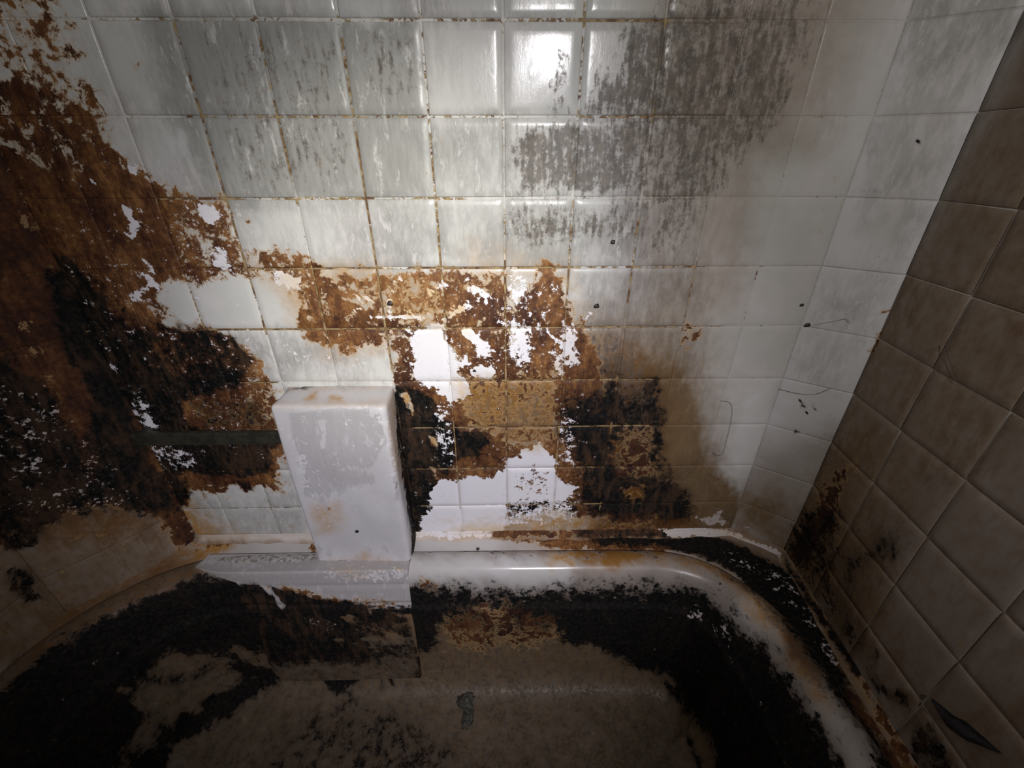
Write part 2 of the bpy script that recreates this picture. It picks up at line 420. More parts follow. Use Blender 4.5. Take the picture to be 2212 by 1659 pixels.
TUBS = [
    # rolled rim
    ('brown', .5, 20, [(880, 1160), (1500, 1160), (1950, 1720), (1840, 1720), (1500, 1300), (880, 1300)]),
    ('dark', .0, 20, [(880, 1160), (1500, 1160), (1950, 1720), (1840, 1720), (1500, 1300), (880, 1300)]),
    ('black', .0, 80, [(880, 1180), (1440, 1178), (1520, 1190), (1620, 1245), (1720, 1360), (1830, 1520), (1930, 1720), (1850, 1720), (1770, 1560), (1690, 1440), (1620, 1360), (1540, 1290), (1480, 1262), (1380, 1262), (1250, 1268), (1150, 1280), (1000, 1272), (900, 1264), (880, 1240)]),
    ('black', .0, 44, [(900, 1100), (880, 1256), (600, 1256), (430, 1250), (320, 1285), (200, 1345), (110, 1400), (0, 1500), (-300, 1700), (-900, 1700), (-600, 1400), (0, 1320), (300, 1150)]),
    ('brown', .05, 20, [(885, 1190), (1240, 1190), (1240, 1268), (885, 1268)]),  # pale block paints in the wall's white patch mirrored on the rim
    ('brown', .55, 14, [(1240, 1190), (1480, 1190), (1600, 1240), (1600, 1300), (1480, 1270), (1240, 1270)]),
    ('ochre', .85, 16, [(1175, 1196), (1300, 1190), (1480, 1188), (1480, 1210), (1300, 1222), (1200, 1222)]),
    ('ochre', .75, 20, [(1480, 1195), (1570, 1220), (1680, 1330), (1780, 1470), (1800, 1530), (1760, 1500), (1650, 1350), (1560, 1250), (1470, 1215)]),
    ('brown', .05, 24, [(1600, 1300), (1620, 1270), (1700, 1360), (1680, 1400), (1600, 1330)]),  # brown left out to paint a glint on the roll
    ('brown', .32, 30, [(1720, 1430), (1800, 1470), (1960, 1720), (1860, 1720)]),
    ('black', .60, 12, strip([(1440, 1180), (1500, 1188), (1600, 1243), (1700, 1338), (1800, 1460), (1900, 1620), (1960, 1740)], 9)),
    ('black', .40, 14, [(1480, 1240), (1560, 1265), (1630, 1340), (1600, 1345), (1520, 1290), (1470, 1262)]),
    ('brown', .8, 40, [(-600, 1600), (0, 1400), (300, 1260), (440, 1240), (440, 1275), (150, 1390), (0, 1520), (-300, 1750)]),
    ('ochre', .75, 30, [(60, 1400), (300, 1270), (440, 1235), (430, 1262), (200, 1350), (60, 1460)]),
    ('brown', .9, 30, [(-200, 1450), (60, 1360), (60, 1420), (-200, 1640)]),
    ('rust', .55, 12, [(895, 1240), (940, 1245), (960, 1275), (900, 1280)]),
    ('peel', .72, 8, [(918, 1285), (932, 1290), (936, 1310), (928, 1308)]),
    ('brown', .12, 16, [(430, 1150), (900, 1150), (900, 1256), (430, 1250)]),
    # brown wash on the back wall of the basin
    ('black', .44, 20, [(960, 1310), (1100, 1308), (1200, 1330), (1230, 1370), (1180, 1400), (1000, 1400), (950, 1380), (940, 1340)]),
    ('rust', .55, 20, [(960, 1305), (1180, 1300), (1230, 1370), (1180, 1400), (960, 1400)]),
    ('black', .1, 14, [(1040, 1320), (1090, 1318), (1110, 1340), (1060, 1345)]),
    ('brown', 1.0, 30, [(900, 1330), (1250, 1330), (1420, 1480), (900, 1460)]),
    ('black', .08, 26, [(920, 1400), (960, 1372), (1130, 1370), (1200, 1385), (1300, 1400), (1390, 1440), (1450, 1465), (1480, 1520), (1530, 1580), (1545, 1640), (1520, 1740), (200, 1740), (250, 1650), (300, 1580), (320, 1540), (240, 1520), (250, 1480), (320, 1460), (360, 1400), (430, 1420), (520, 1400), (700, 1425), (860, 1430)]),
    ('brown', 1.0, 30, [(900, 1420), (1400, 1440), (1480, 1600), (1480, 1740), (950, 1740), (900, 1560)]),  # floor grime deepened, here and below, to paint in the basin's dim light
    ('brown', .95, 30, [(200, 1740), (300, 1500), (700, 1440), (900, 1500), (950, 1740)]),
    ('brown', 1.0, 40, [(200, 1740), (200, 1400), (900, 1400), (950, 1740)]),
    ('film', .3, 40, [(250, 1740), (400, 1450), (900, 1500), (960, 1740)]),
    ('dark', .62, 60, [(200, 1740), (300, 1420), (900, 1440), (1480, 1480), (1500, 1740)]),
    ('black', .88, 12, [(700, 1436), (760, 1432), (805, 1442), (790, 1460), (755, 1490), (700, 1490)]),
    ('black', .75, 10, [(720, 1520), (770, 1500), (778, 1506), (755, 1530), (718, 1545)]),
    ('black', .86, 12, [(830, 1440), (860, 1435), (850, 1465), (832, 1484)]),
    ('black', .84, 18, [(250, 1740), (280, 1640), (400, 1540), (480, 1490), (520, 1470), (600, 1440), (625, 1465), (560, 1500), (470, 1560), (380, 1610), (330, 1700), (320, 1740)]),
    ('black', .7, 14, [(500, 1420), (620, 1450), (610, 1475), (520, 1470), (490, 1450)]),
    ('black', .62, 16, [(330, 1470), (420, 1440), (500, 1420), (420, 1470), (350, 1500)]),
    ('black', .80, 20, [(200, 1740), (60, 1740), (150, 1560), (250, 1500), (300, 1470), (240, 1590)]),
    ('black', .40, 40, [(560, 1620), (640, 1540), (800, 1510), (920, 1560), (1000, 1640), (1000, 1740), (500, 1740)]),
    ('black', .46, 30, [(780, 1530), (880, 1545), (960, 1620), (940, 1700), (780, 1640)]),
    ('black', .30, 30, [(1000, 1620), (1200, 1640), (1200, 1740), (1000, 1740)]),
    ('black', .70, 8, strip([(1440, 1480), (1460, 1500), (1478, 1540), (1470, 1550)], 7)),
    ('black', .66, 10, strip([(1470, 1580), (1500, 1620), (1520, 1680)], 9)),
    ('peel', .62, 8, [(1500, 1530), (1512, 1540), (1510, 1560)]),
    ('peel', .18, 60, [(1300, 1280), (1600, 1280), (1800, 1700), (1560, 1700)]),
    ('peel', .60, 7, strip([(1465, 1312), (1490, 1318), (1530, 1332)], 5)),
    ('peel', .58, 7, strip([(1550, 1355), (1575, 1385)], 6)),
    ('peel', .60, 7, [(1632, 1590), (1650, 1600), (1655, 1620), (1636, 1615)]),
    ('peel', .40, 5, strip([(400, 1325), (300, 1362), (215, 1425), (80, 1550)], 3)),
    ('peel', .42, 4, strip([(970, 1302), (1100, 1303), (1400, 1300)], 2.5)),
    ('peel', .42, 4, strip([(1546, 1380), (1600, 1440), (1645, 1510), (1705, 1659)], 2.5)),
]

DECKS = [
    ('brown', .10, 20, [(885, 1150), (1080, 1150), (1080, 1200), (885, 1200)]),
    ('ochre', .0, 20, [(885, 1150), (1080, 1150), (1180, 1200), (885, 1200)]),
    ('rust', .85, 12, [(1050, 1152), (1500, 1140), (1500, 1192), (1300, 1192), (1180, 1180), (1080, 1168)]),
    ('rust', .6, 12, [(900, 1150), (940, 1150), (935, 1166), (900, 1166)]),
    ('black', .74, 20, [(1240, 1148), (1480, 1150), (1560, 1165), (1600, 1200), (1500, 1190), (1300, 1178)]),
    ('black', .80, 18, [(1470, 1150), (1580, 1165), (1690, 1215), (1770, 1330), (1850, 1450), (1960, 1650), (1990, 1740), (1860, 1740), (1790, 1520), (1680, 1350), (1580, 1235), (1500, 1195), (1440, 1190)]),
    ('brown', .75, 20, [(1440, 1140), (1600, 1150), (1700, 1190), (2040, 1740), (1900, 1740), (1700, 1300), (1500, 1190)]),
    ('black', .35, 20, [(1780, 1350), (1870, 1450), (2000, 1680), (1930, 1680), (1830, 1500)]),
    ('rust', .62, 30, [(1760, 1330), (1860, 1440), (1990, 1659), (2010, 1740), (1900, 1740)]),
    ('peel', .38, 20, [(1460, 1150), (1700, 1210), (1860, 1460), (1800, 1440), (1650, 1260)]),
    # left
    ('brown', .2, 20, [(430, 1160), (690, 1160), (690, 1240), (430, 1240)]),
    ('ochre', .0, 20, [(470, 1160), (690, 1160), (690, 1240), (430, 1240)]),
    ('ochre', .95, 16, [(380, 1150), (440, 1140), (520, 1160), (500, 1185), (440, 1215), (380, 1225)]),
    ('rust', .5, 14, [(400, 1150), (520, 1158), (490, 1185), (410, 1200)]),
    ('rust', .56, 10, [(650, 1150), (672, 1150), (690, 1218), (665, 1190)]),
    ('brown', .85, 40, [(-600, 1200), (300, 1100), (400, 1200), (420, 1240), (100, 1380), (-600, 1700)]),
    ('ochre', .45, 40, [(100, 1200), (400, 1150), (420, 1240), (150, 1350)]),
    ('brown', .95, 30, [(-600, 1500), (0, 1400), (170, 1290), (180, 1320), (0, 1480), (-600, 1760)]),
]

PIERS = [
    ('black', .95, 8, [(849, 842), (853, 900), (864, 1000), (878, 1090), (893, 1215), (960, 1215), (920, 835)]),
    ('film', .18, 20, [(560, 840), (900, 840), (900, 1230), (560, 1230)]),
    ('film', .92, 8, [(628, 890), (700, 884), (795, 886), (790, 900), (820, 905), (835, 960), (800, 1010), (740, 1000), (700, 1020), (672, 1012), (650, 1000), (630, 940)]),
    ('film', .15, 6, [(690, 905), (706, 905), (702, 930), (712, 960), (700, 975), (690, 960)]),
    ('film', .62, 16, [(650, 1000), (800, 1010), (820, 1050), (720, 1070), (650, 1060)]),
    ('film', .70, 8, [(805, 892), (822, 896), (824, 910), (808, 910)]),
    ('film', .35, 30, [(680, 1060), (860, 1060), (880, 1210), (700, 1210)]),
    ('peel', .30, 20, [(560, 840), (900, 840), (900, 1230), (560, 1230)]),
    ('peel', .48, 14, [(624, 935), (660, 960), (690, 1050), (650, 1050)]),
    ('peel', .42, 20, [(790, 880), (850, 880), (870, 1060), (830, 1060)]),
    ('ochre', .42, 20, [(670, 1090), (730, 1090), (745, 1120), (725, 1150), (685, 1150)]),
    ('rust', .62, 7, blob(712, 1097, 7, 5)),
    ('ochre', .6, 16, [(710, 1215), (790, 1205), (870, 1222), (800, 1232), (710, 1232)]),
    ('ochre', .5, 10, blob(790, 1200, 10, 12)),
    ('ochre', .95, 6, [(658, 862), (672, 846), (684, 850), (682, 866)]),
    ('ochre', .75, 8, [(712, 862), (720, 855), (738, 860), (738, 870), (715, 870)]),
    ('ochre', .3, 14, [(590, 870), (840, 868), (830, 876), (600, 880)]),
    ('ochre', .25, 10, [(600, 830), (840, 830), (840, 842), (600, 845)]),
    ('black', .58, 7, strip([(585, 855), (640, 840), (680, 834)], 5)),
    ('ochre', .5, 12, [(838, 870), (850, 840), (858, 900), (870, 1040), (852, 1000)]),
    ('black', .52, 7, [(842, 900), (846, 940), (852, 1000), (866, 1080), (858, 1080), (846, 1000)]),
    ('peel', .22, 10, [(600, 836), (850, 836), (840, 870), (590, 872)]),
]

PLINTHS = [
    ('black', .0, 10, [(440, 1180), (900, 1180), (896, 1305), (850, 1306), (760, 1300), (690, 1292), (640, 1280), (560, 1265), (470, 1262), (380, 1262), (360, 1220)]),
    ('film', .75, 10, [(440, 1228), (700, 1226), (700, 1260), (520, 1262), (440, 1256)]),
    ('film', .80, 10, [(690, 1258), (880, 1262), (888, 1290), (700, 1282)]),
    ('peel', .48, 12, [(690, 1225), (890, 1225), (890, 1262), (700, 1258)]),
    ('ochre', .85, 8, strip([(700, 1224), (780, 1224), (870, 1224)], 6)),
    ('ochre', .4, 14, [(720, 1220), (800, 1220), (790, 1250), (730, 1245)]),
    ('rust', .62, 5, strip([(700, 1225), (725, 1223)], 3)),
    ('rust', .62, 5, strip([(835, 1224), (870, 1226)], 3)),
    ('rust', .62, 14, [(560, 1270), (640, 1268), (700, 1284), (780, 1296), (880, 1300), (880, 1310), (650, 1300)]),
    ('ochre', .8, 10, [(600, 1272), (660, 1276), (640, 1290), (600, 1284)]),
    ('ochre', .8, 4, strip([(680, 1326), (800, 1328), (896, 1330)], 3)),
    ('black', .1, 4, strip([(790, 1326), (896, 1329)], 3)),
    ('black', .15, 4, strip([(800, 1310), (893, 1311)], 2)),
    ('black', .55, 20, [(750, 1335), (900, 1335), (905, 1440), (800, 1440)]),
    ('brown', .8, 20, [(740, 1330), (905, 1330), (910, 1450), (780, 1450)]),
    ('black', .05, 6, [(884, 1330), (900, 1330), (912, 1420), (902, 1420)]),
    ('black', .05, 6, [(735, 1330), (755, 1328), (765, 1336), (752, 1341), (738, 1338)]),
    ('black', .05, 6, [(830, 1368), (850, 1364), (875, 1378), (850, 1380)]),
    ('black', .05, 5, strip([(760, 1385), (890, 1383)], 2.5)),
    ('black', .2, 4, strip([(722, 1383), (745, 1385)], 4)),
    ('black', .1, 5, strip([(560, 1258), (590, 1285), (612, 1312)], 5)),
    ('peel', .30, 20, [(440, 1330), (740, 1330), (740, 1440), (440, 1440)]),
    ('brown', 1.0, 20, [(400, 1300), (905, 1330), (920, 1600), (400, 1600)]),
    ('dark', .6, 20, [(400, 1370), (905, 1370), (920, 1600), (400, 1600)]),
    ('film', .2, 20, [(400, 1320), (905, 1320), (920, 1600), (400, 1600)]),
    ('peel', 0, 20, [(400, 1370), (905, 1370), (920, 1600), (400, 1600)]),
    ('black', .3, 20, [(500, 1430), (900, 1425), (910, 1500), (450, 1500)]),
]

CAULKS = [
    ('brown', .1, 20, [(880, 1100), (1060, 1100), (1060, 1200), (880, 1200)]),
    ('peel', .70, 10, [(1420, 1135), (1500, 1138), (1580, 1140), (1690, 1192), (1690, 1215), (1640, 1196), (1560, 1168), (1440, 1160)]),
    ('peel', .6, 10, [(890, 1140), (1060, 1140), (1060, 1165), (890, 1165)]),
    ('rust', .7, 12, [(1060, 1140), (1430, 1135), (1430, 1160), (1060, 1165)]),
    ('black', .55, 12, [(1240, 1135), (1460, 1130), (1460, 1170), (1240, 1170)]),
    ('black', .7, 12, [(1690, 1190), (1780, 1320), (1870, 1450), (1850, 1470), (1700, 1240)]),
    ('rust', .6, 16, [(1780, 1330), (1870, 1450), (2010, 1700), (1960, 1700)]),
    ('brown', .15, 10, [(430, 1145), (700, 1145), (700, 1170), (430, 1170)]),
    ('ochre', .1, 10, [(530, 1145), (700, 1145), (700, 1170), (530, 1170)]),
    ('brown', .6, 30, [(-600, 1100), (380, 1100), (400, 1240), (-600, 1700)]),
]


# ---------------------------------------------------------------- materials
class G:
    def __init__(s, mat):
        s.t = mat.node_tree
        s.t.nodes.clear()

    def n(s, typ, **k):
        nd = s.t.nodes.new(typ)
        for a, b in k.items():
            setattr(nd, a, b)
        return nd

    def l(s, a, b):
        s.t.links.new(a, b)

    def val(s, sock, v):
        if hasattr(v, 'is_linked') or isinstance(v, bpy.types.NodeSocket):
            s.l(v, sock)
        else:
            sock.default_value = v

    def m(s, op, a, b=0.0, c=0.0):
        nd = s.n('ShaderNodeMath', operation=op)
        s.val(nd.inputs[0], a)
        s.val(nd.inputs[1], b)
        s.val(nd.inputs[2], c)
        return nd.outputs[0]

    def mix(s, f, a, b, mode='MIX'):
        nd = s.n('ShaderNodeMix', data_type='RGBA', blend_type=mode)
        s.val(nd.inputs[0], f)
        s.val(nd.inputs[6], a if not isinstance(a, tuple) else (*a, 1))
        s.val(nd.inputs[7], b if not isinstance(b, tuple) else (*b, 1))
        return nd.outputs[2]

    def noise(s, vec, scale, detail=5, rough=.6, dist=0.0):
        nd = s.n('ShaderNodeTexNoise')
        s.l(vec, nd.inputs['Vector'])
        nd.inputs['Scale'].default_value = scale
        nd.inputs['Detail'].default_value = detail
        nd.inputs['Roughness'].default_value = rough
        nd.inputs['Distortion'].default_value = dist
        return nd.outputs[0]

    def mapv(s, vec, sc, loc=(0, 0, 0)):
        nd = s.n('ShaderNodeMapping')
        s.l(vec, nd.inputs[0])
        nd.inputs['Scale'].default_value = sc
        nd.inputs['Location'].default_value = loc
        return nd.outputs[0]

    def step(s, q, lo, hi):
        nd = s.n('ShaderNodeMapRange', interpolation_type='SMOOTHSTEP')
        s.l(q, nd.inputs[0])
        nd.inputs[1].default_value = lo
        nd.inputs[2].default_value = hi
        return nd.outputs[0]

    def cover(s, v, nz, amp=1.7, lo=.46, hi=.54):
        q = s.m('ADD', v, s.m('MULTIPLY', s.m('SUBTRACT', nz, .5), amp))
        return s.step(q, lo, hi)


def soiled(name, clean_a, clean_b, gloss=.16, film_col=(.30, .295, .27), bump=.35, fw=(1.6, .25, .75), pk=((.78, .76, .82), (.82, .80, .78)), btone=.8):
    mat = bpy.data.materials.new(name)
    mat.use_nodes = True
    g = G(mat)
    pos = g.n('ShaderNodeNewGeometry').outputs['Position']
    A = g.n('ShaderNodeAttribute', attribute_name='soil_a')
    B = g.n('ShaderNodeAttribute', attribute_name='soil_b')
    sa = g.n('ShaderNodeSeparateColor')
    g.l(A.outputs['Color'], sa.inputs[0])
    sb = g.n('ShaderNodeSeparateColor')
    g.l(B.outputs['Color'], sb.inputs[0])
    rust, black, peel, ochre = sa.outputs[0], sa.outputs[1], sa.outputs[2], A.outputs['Alpha']
    film, brown, dark, line = sb.outputs[0], sb.outputs[1], sb.outputs[2], B.outputs['Alpha']
    tall = g.mapv(pos, (1, 1, .22))
    n_low = g.noise(pos, 9, 4, .55)
    n_mid = g.noise(g.mapv(pos, (1, 1, 1), (3, 1, 2)), 46, 8, .68, .4)
    n_fine = g.noise(g.mapv(pos, (1, 1, 1), (7, 4, 1)), 130, 7, .72)
    n_drip = g.noise(tall, 150, 6, .65)
    n_drip2 = g.noise(g.mapv(pos, (1, 1, .35), (5, 5, 5)), 70, 6, .7)
    n_spk = g.noise(g.mapv(pos, (1, 1, 1), (1, 9, 4)), 260, 4, .6)
    # clean glaze
    col = g.mix(g.step(n_low, .35, .65), clean_a, clean_b)
    # smooth tints
    oc = g.m('MULTIPLY', ochre, g.step(g.m('ADD', n_mid, g.m('MULTIPLY', n_low, .4)), .35, .85))
    oc = g.m('MINIMUM', g.m('MULTIPLY', oc, 1.5), 1.0)
    col = g.mix(oc, col, (.46, .25, .065))
    # grey soap film, in downward runs
    fm = g.cover(film, g.m('ADD', g.m('MULTIPLY', n_low, .5), g.m('MULTIPLY', n_drip2, .5)), *fw)
    fm = g.m('MULTIPLY', fm, g.m('SUBTRACT', 1.0, g.m('MULTIPLY', g.step(n_drip2, .56, .66), .75)))
    fm = g.m('MULTIPLY', fm, g.m('ADD', .55, g.m('MULTIPLY', n_drip, .7)))
    col = g.mix(fm, col, film_col)
    # brown wash
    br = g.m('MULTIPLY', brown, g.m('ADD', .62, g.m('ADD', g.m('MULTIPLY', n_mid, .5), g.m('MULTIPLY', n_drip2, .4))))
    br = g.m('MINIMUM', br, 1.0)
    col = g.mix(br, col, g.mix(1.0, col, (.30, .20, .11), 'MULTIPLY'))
    # dark mould and painted-in dimness of the tub floor, fine vertical speckle
    dk = g.cover(dark, g.m('ADD', g.m('MULTIPLY', n_drip, .5), g.m('MULTIPLY', n_fine, .5)), 2.3, .34, .74)
    dkcol = g.mix(g.step(n_mid, .35, .65), (.062, .048, .034), (.155, .125, .094))
    col = g.mix(g.m('MULTIPLY', dk, .85), col, dkcol)
    # rust with a pale halo
    nr = g.m('ADD', g.m('MULTIPLY', n_mid, .72), g.m('MULTIPLY', n_fine, .28))
    halo = g.cover(rust, nr, 2.7, .28, .50)
    col = g.mix(g.m('MULTIPLY', halo, .6), col, (.50, .31, .13))
    rm = g.cover(rust, nr, 2.7, .44, .55)
    ramp = g.n('ShaderNodeValToRGB')
    e = ramp.color_ramp.elements
    e[0].position = .38
    e[0].color = (.030, .012, .009, 1)
    e[1].position = .64
    e[1].color = (.42, .23, .085, 1)
    for p_, c_ in ((.44, (.070, .026, .013, 1)), (.50, (.135, .056, .020, 1)), (.56, (.250, .112, .036, 1))):
        q = e.new(p_)
        q.color = c_
    g.l(g.m('ADD', g.m('MULTIPLY', n_low, .35), g.m('ADD', g.m('MULTIPLY', n_fine, .3), g.m('MULTIPLY', n_drip2, .35))), ramp.inputs[0])
    rcol = g.mix(g.m('MINIMUM', g.m('MULTIPLY', brown, .9), 1.0), ramp.outputs[0], g.mix(1.0, ramp.outputs[0], (.45, .36, .36), 'MULTIPLY'))
    col = g.mix(rm, col, rcol)
    # black mould
    nb = g.m('ADD', g.m('MULTIPLY', n_mid, .6), g.m('MULTIPLY', n_fine, .4))
    bm = g.cover(black, g.m('SUBTRACT', 1.0, nb), 2.0, .38, .64)
    col = g.mix(g.m('MULTIPLY', g.step(black, .02, .95), .80), col, g.mix(1.0, col, (.16, .11, .085), 'MULTIPLY'))
    bcol = g.mix(g.step(n_fine, .42, .72), (.006, .006, .006), (.024, .021, .017))
    bcol = g.mix(g.m('MULTIPLY', g.step(g.m('ADD', g.m('MULTIPLY', n_drip2, .6), g.m('MULTIPLY', n_low, .4)), .46, .60), btone), bcol, (.060, .034, .020))
    col = g.mix(bm, col, bcol)
    # clean flakes over everything
    pm = g.cover(peel, g.m('ADD', g.m('MULTIPLY', n_mid, .45), g.m('MULTIPLY', n_fine, .55)), 2.3, .47, .54)
    pcol = g.mix(n_low, *pk)
    pcol = g.mix(g.m('MULTIPLY', brown, .6), pcol, (.30, .21, .14))
    pcol = g.mix(g.m('MULTIPLY', ochre, g.step(n_low, .45, .6)), pcol, (.62, .44, .20))
    col = g.mix(pm, col, pcol)
    # stained joints
    lm = g.cover(line, n_fine, 2.4, .42, .58)
    col = g.mix(g.m('MULTIPLY', lm, g.m('SUBTRACT', 1.0, g.m('MULTIPLY', pm, .6))), col, g.mix(g.step(n_mid, .4, .6), (.12, .055, .022), (.34, .25, .12)))
    # pin-prick specks
    sp = g.step(n_spk, .735, .76)
    col = g.mix(g.m('MULTIPLY', sp, .75), col, (.03, .022, .018))
    b = g.n('ShaderNodeBsdfPrincipled')
    g.l(col, b.inputs['Base Color'])
    ro = g.m('ADD', gloss, g.m('MULTIPLY', fm, .35))
    ro = g.m('ADD', ro, g.m('MULTIPLY', dk, .3))
    ro = g.m('ADD', ro, g.m('MULTIPLY', g.m('MAXIMUM', rm, bm), .38))
    ro = g.m('ADD', ro, g.m('MULTIPLY', br, .2))
    ro = g.m('MINIMUM', g.m('MULTIPLY', ro, g.m('SUBTRACT', 1.0, g.m('MULTIPLY', pm, .3))), .8)
    g.l(ro, b.inputs['Roughness'])
    b.inputs['IOR'].default_value = 1.48
    g.l(g.m('SUBTRACT', .34, g.m('MULTIPLY', bm, .24)), b.inputs['Specular IOR Level'])
    hgt = g.m('ADD', g.m('MULTIPLY', rm, .5), g.m('MULTIPLY', bm, .35))
    hgt = g.m('SUBTRACT', hgt, g.m('MULTIPLY', pm, .7))
    hgt = g.m('ADD', hgt, g.m('MULTIPLY', g.m('MULTIPLY', fm, n_drip), .5))
    hgt = g.m('ADD', hgt, g.m('MULTIPLY', n_fine, g.m('ADD', .12, g.m('MULTIPLY', rm, .4))))
    bp = g.n('ShaderNodeBump')
    bp.inputs['Strength'].default_value = bump
    bp.inputs['Distance'].default_value = .0012
    g.l(hgt, bp.inputs['Height'])
    g.l(bp.outputs[0], b.inputs['Normal'])
    o = g.n('ShaderNodeOutputMaterial')
    g.l(b.outputs[0], o.inputs[0])
    return mat


M_TILE = soiled('soiled_glazed_tile', (.60, .60, .56), (.68, .66, .63), .14)
M_SIDE = soiled('soiled_matt_tile', (.58, .565, .54), (.66, .64, .62), .42)
M_GROUT = soiled('soiled_grout', (.60, .585, .54), (.68, .66, .61), .6)
M_PIER = soiled('painted_pier', (.56, .545, .54), (.62, .605, .61), .45, (.44, .425, .42), .3, (2.4, .40, .60), ((.66, .64, .66), (.70, .68, .67)))
M_TUB = soiled('soiled_tub_enamel', (.55, .53, .50), (.62, .60, .58), .19, (.36, .36, .33), .15, btone=.12)


def simple(name, ca, cb, rough=.6, metal=0.0, scale=120):
    mat = bpy.data.materials.new(name)
    mat.use_nodes = True
    g = G(mat)
    pos = g.n('ShaderNodeNewGeometry').outputs['Position']
    n = g.noise(pos, scale, 6, .65)
    b = g.n('ShaderNodeBsdfPrincipled')
    g.l(g.mix(g.step(n, .38, .62), ca, cb), b.inputs['Base Color'])
    b.inputs['Roughness'].default_value = rough
    b.inputs['Metallic'].default_value = metal
    bp = g.n('ShaderNodeBump')
    bp.inputs['Strength'].default_value = .4
    bp.inputs['Distance'].default_value = .001
    g.l(n, bp.inputs['Height'])
    g.l(bp.outputs[0], b.inputs['Normal'])
    o = g.n('ShaderNodeOutputMaterial')
    g.l(b.outputs[0], o.inputs[0])
    return mat


M_RAIL = simple('tarnished_rail', (.034, .034, .024), (.060, .056, .040), .42, .3, 60)
M_CLUMP = simple('grey_dried_debris', (.030, .029, .022), (.10, .092, .072), .8, 0, 160)
M_FLAKE = simple('black_flake', (.006, .006, .007), (.022, .022, .024), .7, 0, 140)
M_SPECK = simple('dark_speck', (.012, .010, .010), (.035, .025, .02), .5)
M_HAIR = simple('dark_hair', (.03, .02, .015), (.06, .045, .035), .5)
M_CAULK = soiled('soiled_caulk', (.60, .57, .52), (.66, .63, .60), .55)


# ---------------------------------------------------------------- mesh helpers
def link(name, me, mat, parent=None, loc=None):
    o = bpy.data.objects.new(name, me)
    if mat:
        me.materials.append(mat)
    C.objects.link(o)
    if loc is not None:
        o.location = loc
    if parent:
        o.parent = parent
    return o


def make_mesh(name, V, Fc, smooth=True):
    me = bpy.data.meshes.new(name)
    me.from_pydata([tuple(v) for v in V], [], Fc)
    if smooth:
        me.polygons.foreach_set('use_smooth', [True] * len(me.polygons))
    me.update()
    return me


def grid_faces(nu, nv, off=0, flip=False, wrap=False):
    out = []
    for j in range(nv - 1):
        for i in range(nu if wrap else nu - 1):
            a = off + j * nu + i
            b = off + j * nu + (i + 1) % nu
            c = off + (j + 1) * nu + (i + 1) % nu
            dd = off + (j + 1) * nu + i
            out.append((a, dd, c, b) if flip else (a, b, c, dd))
    return out


def toW(P):
    return np.stack([P[:, 0] * S, P[:, 1] * S, CZ - P[:, 2] * S], 1)


# ---------------------------------------------------------------- tiled walls
NG = 22
random.seed(3)


def tile_profile(w_, gap, thick, edge):
    """1-D coordinates across a tile and how far the glaze drops there"""
    u = np.linspace(0, 1, NG - 3)
    r = edge / w_
    c = np.concatenate([[0, 0, r * .35], r * .9 + u[1:-1] * (1 - 1.8 * r), [1 - r * .35, 1, 1]])
    return c


def wall_segment(parent, p0, p1, cols, rows, layers, base, swap, form, tmat=None):
    """p0,p1: plan ends (x,d); cols: list of (a,b) along the run in tiles; rows: list of (h0,h1).
    The glazed side is on the right-hand side when walking p0->p1."""
    p0 = np.array(p0, float)
    p1 = np.array(p1, float)
    L = np.linalg.norm(p1 - p0)
    dr = (p1 - p0) / L
    nrm = np.array([dr[1], -dr[0]]) * swap
    for ci, (a, b) in enumerate(cols):
        gap, thick, ed = form(ci, (a + b) / 2)
        for (h0, h1) in rows:
            A_, B_ = a + gap, b - gap
            H0, H1 = h0 + gap, h1 - gap
            wd, ht = B_ - A_, H1 - H0
            if wd < .05 or ht < .05:
                continue
            cu = tile_profile(wd, gap, .03, min(ed, wd * .3))
            cv = tile_profile(ht, gap, .03, min(ed, ht * .3))
            U, Vv = np.meshgrid(cu, cv)
            du = np.minimum(U, 1 - U) * wd
            dv = np.minimum(Vv, 1 - Vv) * ht
            prof = lambda q: np.sqrt(np.clip(1 - (1 - np.clip(q / ed, 0, 1)) ** 2, 0, 1))
            hgt = .004 + thick * prof(du) * prof(dv) + thick * .10 * np.clip(np.minimum(du, dv) / .35, 0, 1)
            n = U.shape[0]
            hgt[0, :] = hgt[-1, :] = hgt[:, 0] = hgt[:, -1] = -.012
            # the first ring sits straight under the edge
            tilt_u = random.uniform(-.5, .5) * thick
            tilt_v = random.uniform(-.5, .5) * thick
            proud = random.uniform(-.15, .2) * thick
            hh = hgt + (U - .5) * tilt_u + (Vv - .5) * tilt_v + proud
            run = A_ + U * wd
            hv = H0 + Vv * ht
            P = np.stack([p0[0] + dr[0] * run + nrm[0] * hh, p0[1] + dr[1] * run + nrm[1] * hh, hv], -1).reshape(-1, 3)
            st = stain_eval(P, layers, base)
            ctr = np.array([p0[0] + dr[0] * (A_ + wd / 2), p0[1] + dr[1] * (A_ + wd / 2), H0 + ht / 2])
            Wv = toW(P)
            cw = toW(ctr[None])[0]
            me = make_mesh('tile', Wv - cw, grid_faces(cu.size, cv.size, flip=(swap > 0)))
            put_attr(me, st)
            link('tile', me, M_TILE if form is form_back else M_SIDE, parent, tuple(cw))
    # recessed grout bed
    hlo, hhi = rows[0][0], rows[-1][1]
    lo, hi = cols[0][0], cols[-1][1]
    nu = max(int((hi - lo) * 16), 6)
    nv = int((hhi - hlo) * 16)
    U, Vv = np.meshgrid(np.linspace(lo, hi, nu), np.linspace(hlo, hhi, nv))
    P = np.stack([p0[0] + dr[0] * U + nrm[0] * .004, p0[1] + dr[1] * U + nrm[1] * .004, Vv], -1).reshape(-1, 3)
    return P, grid_faces(nu, nv, flip=(swap > 0))


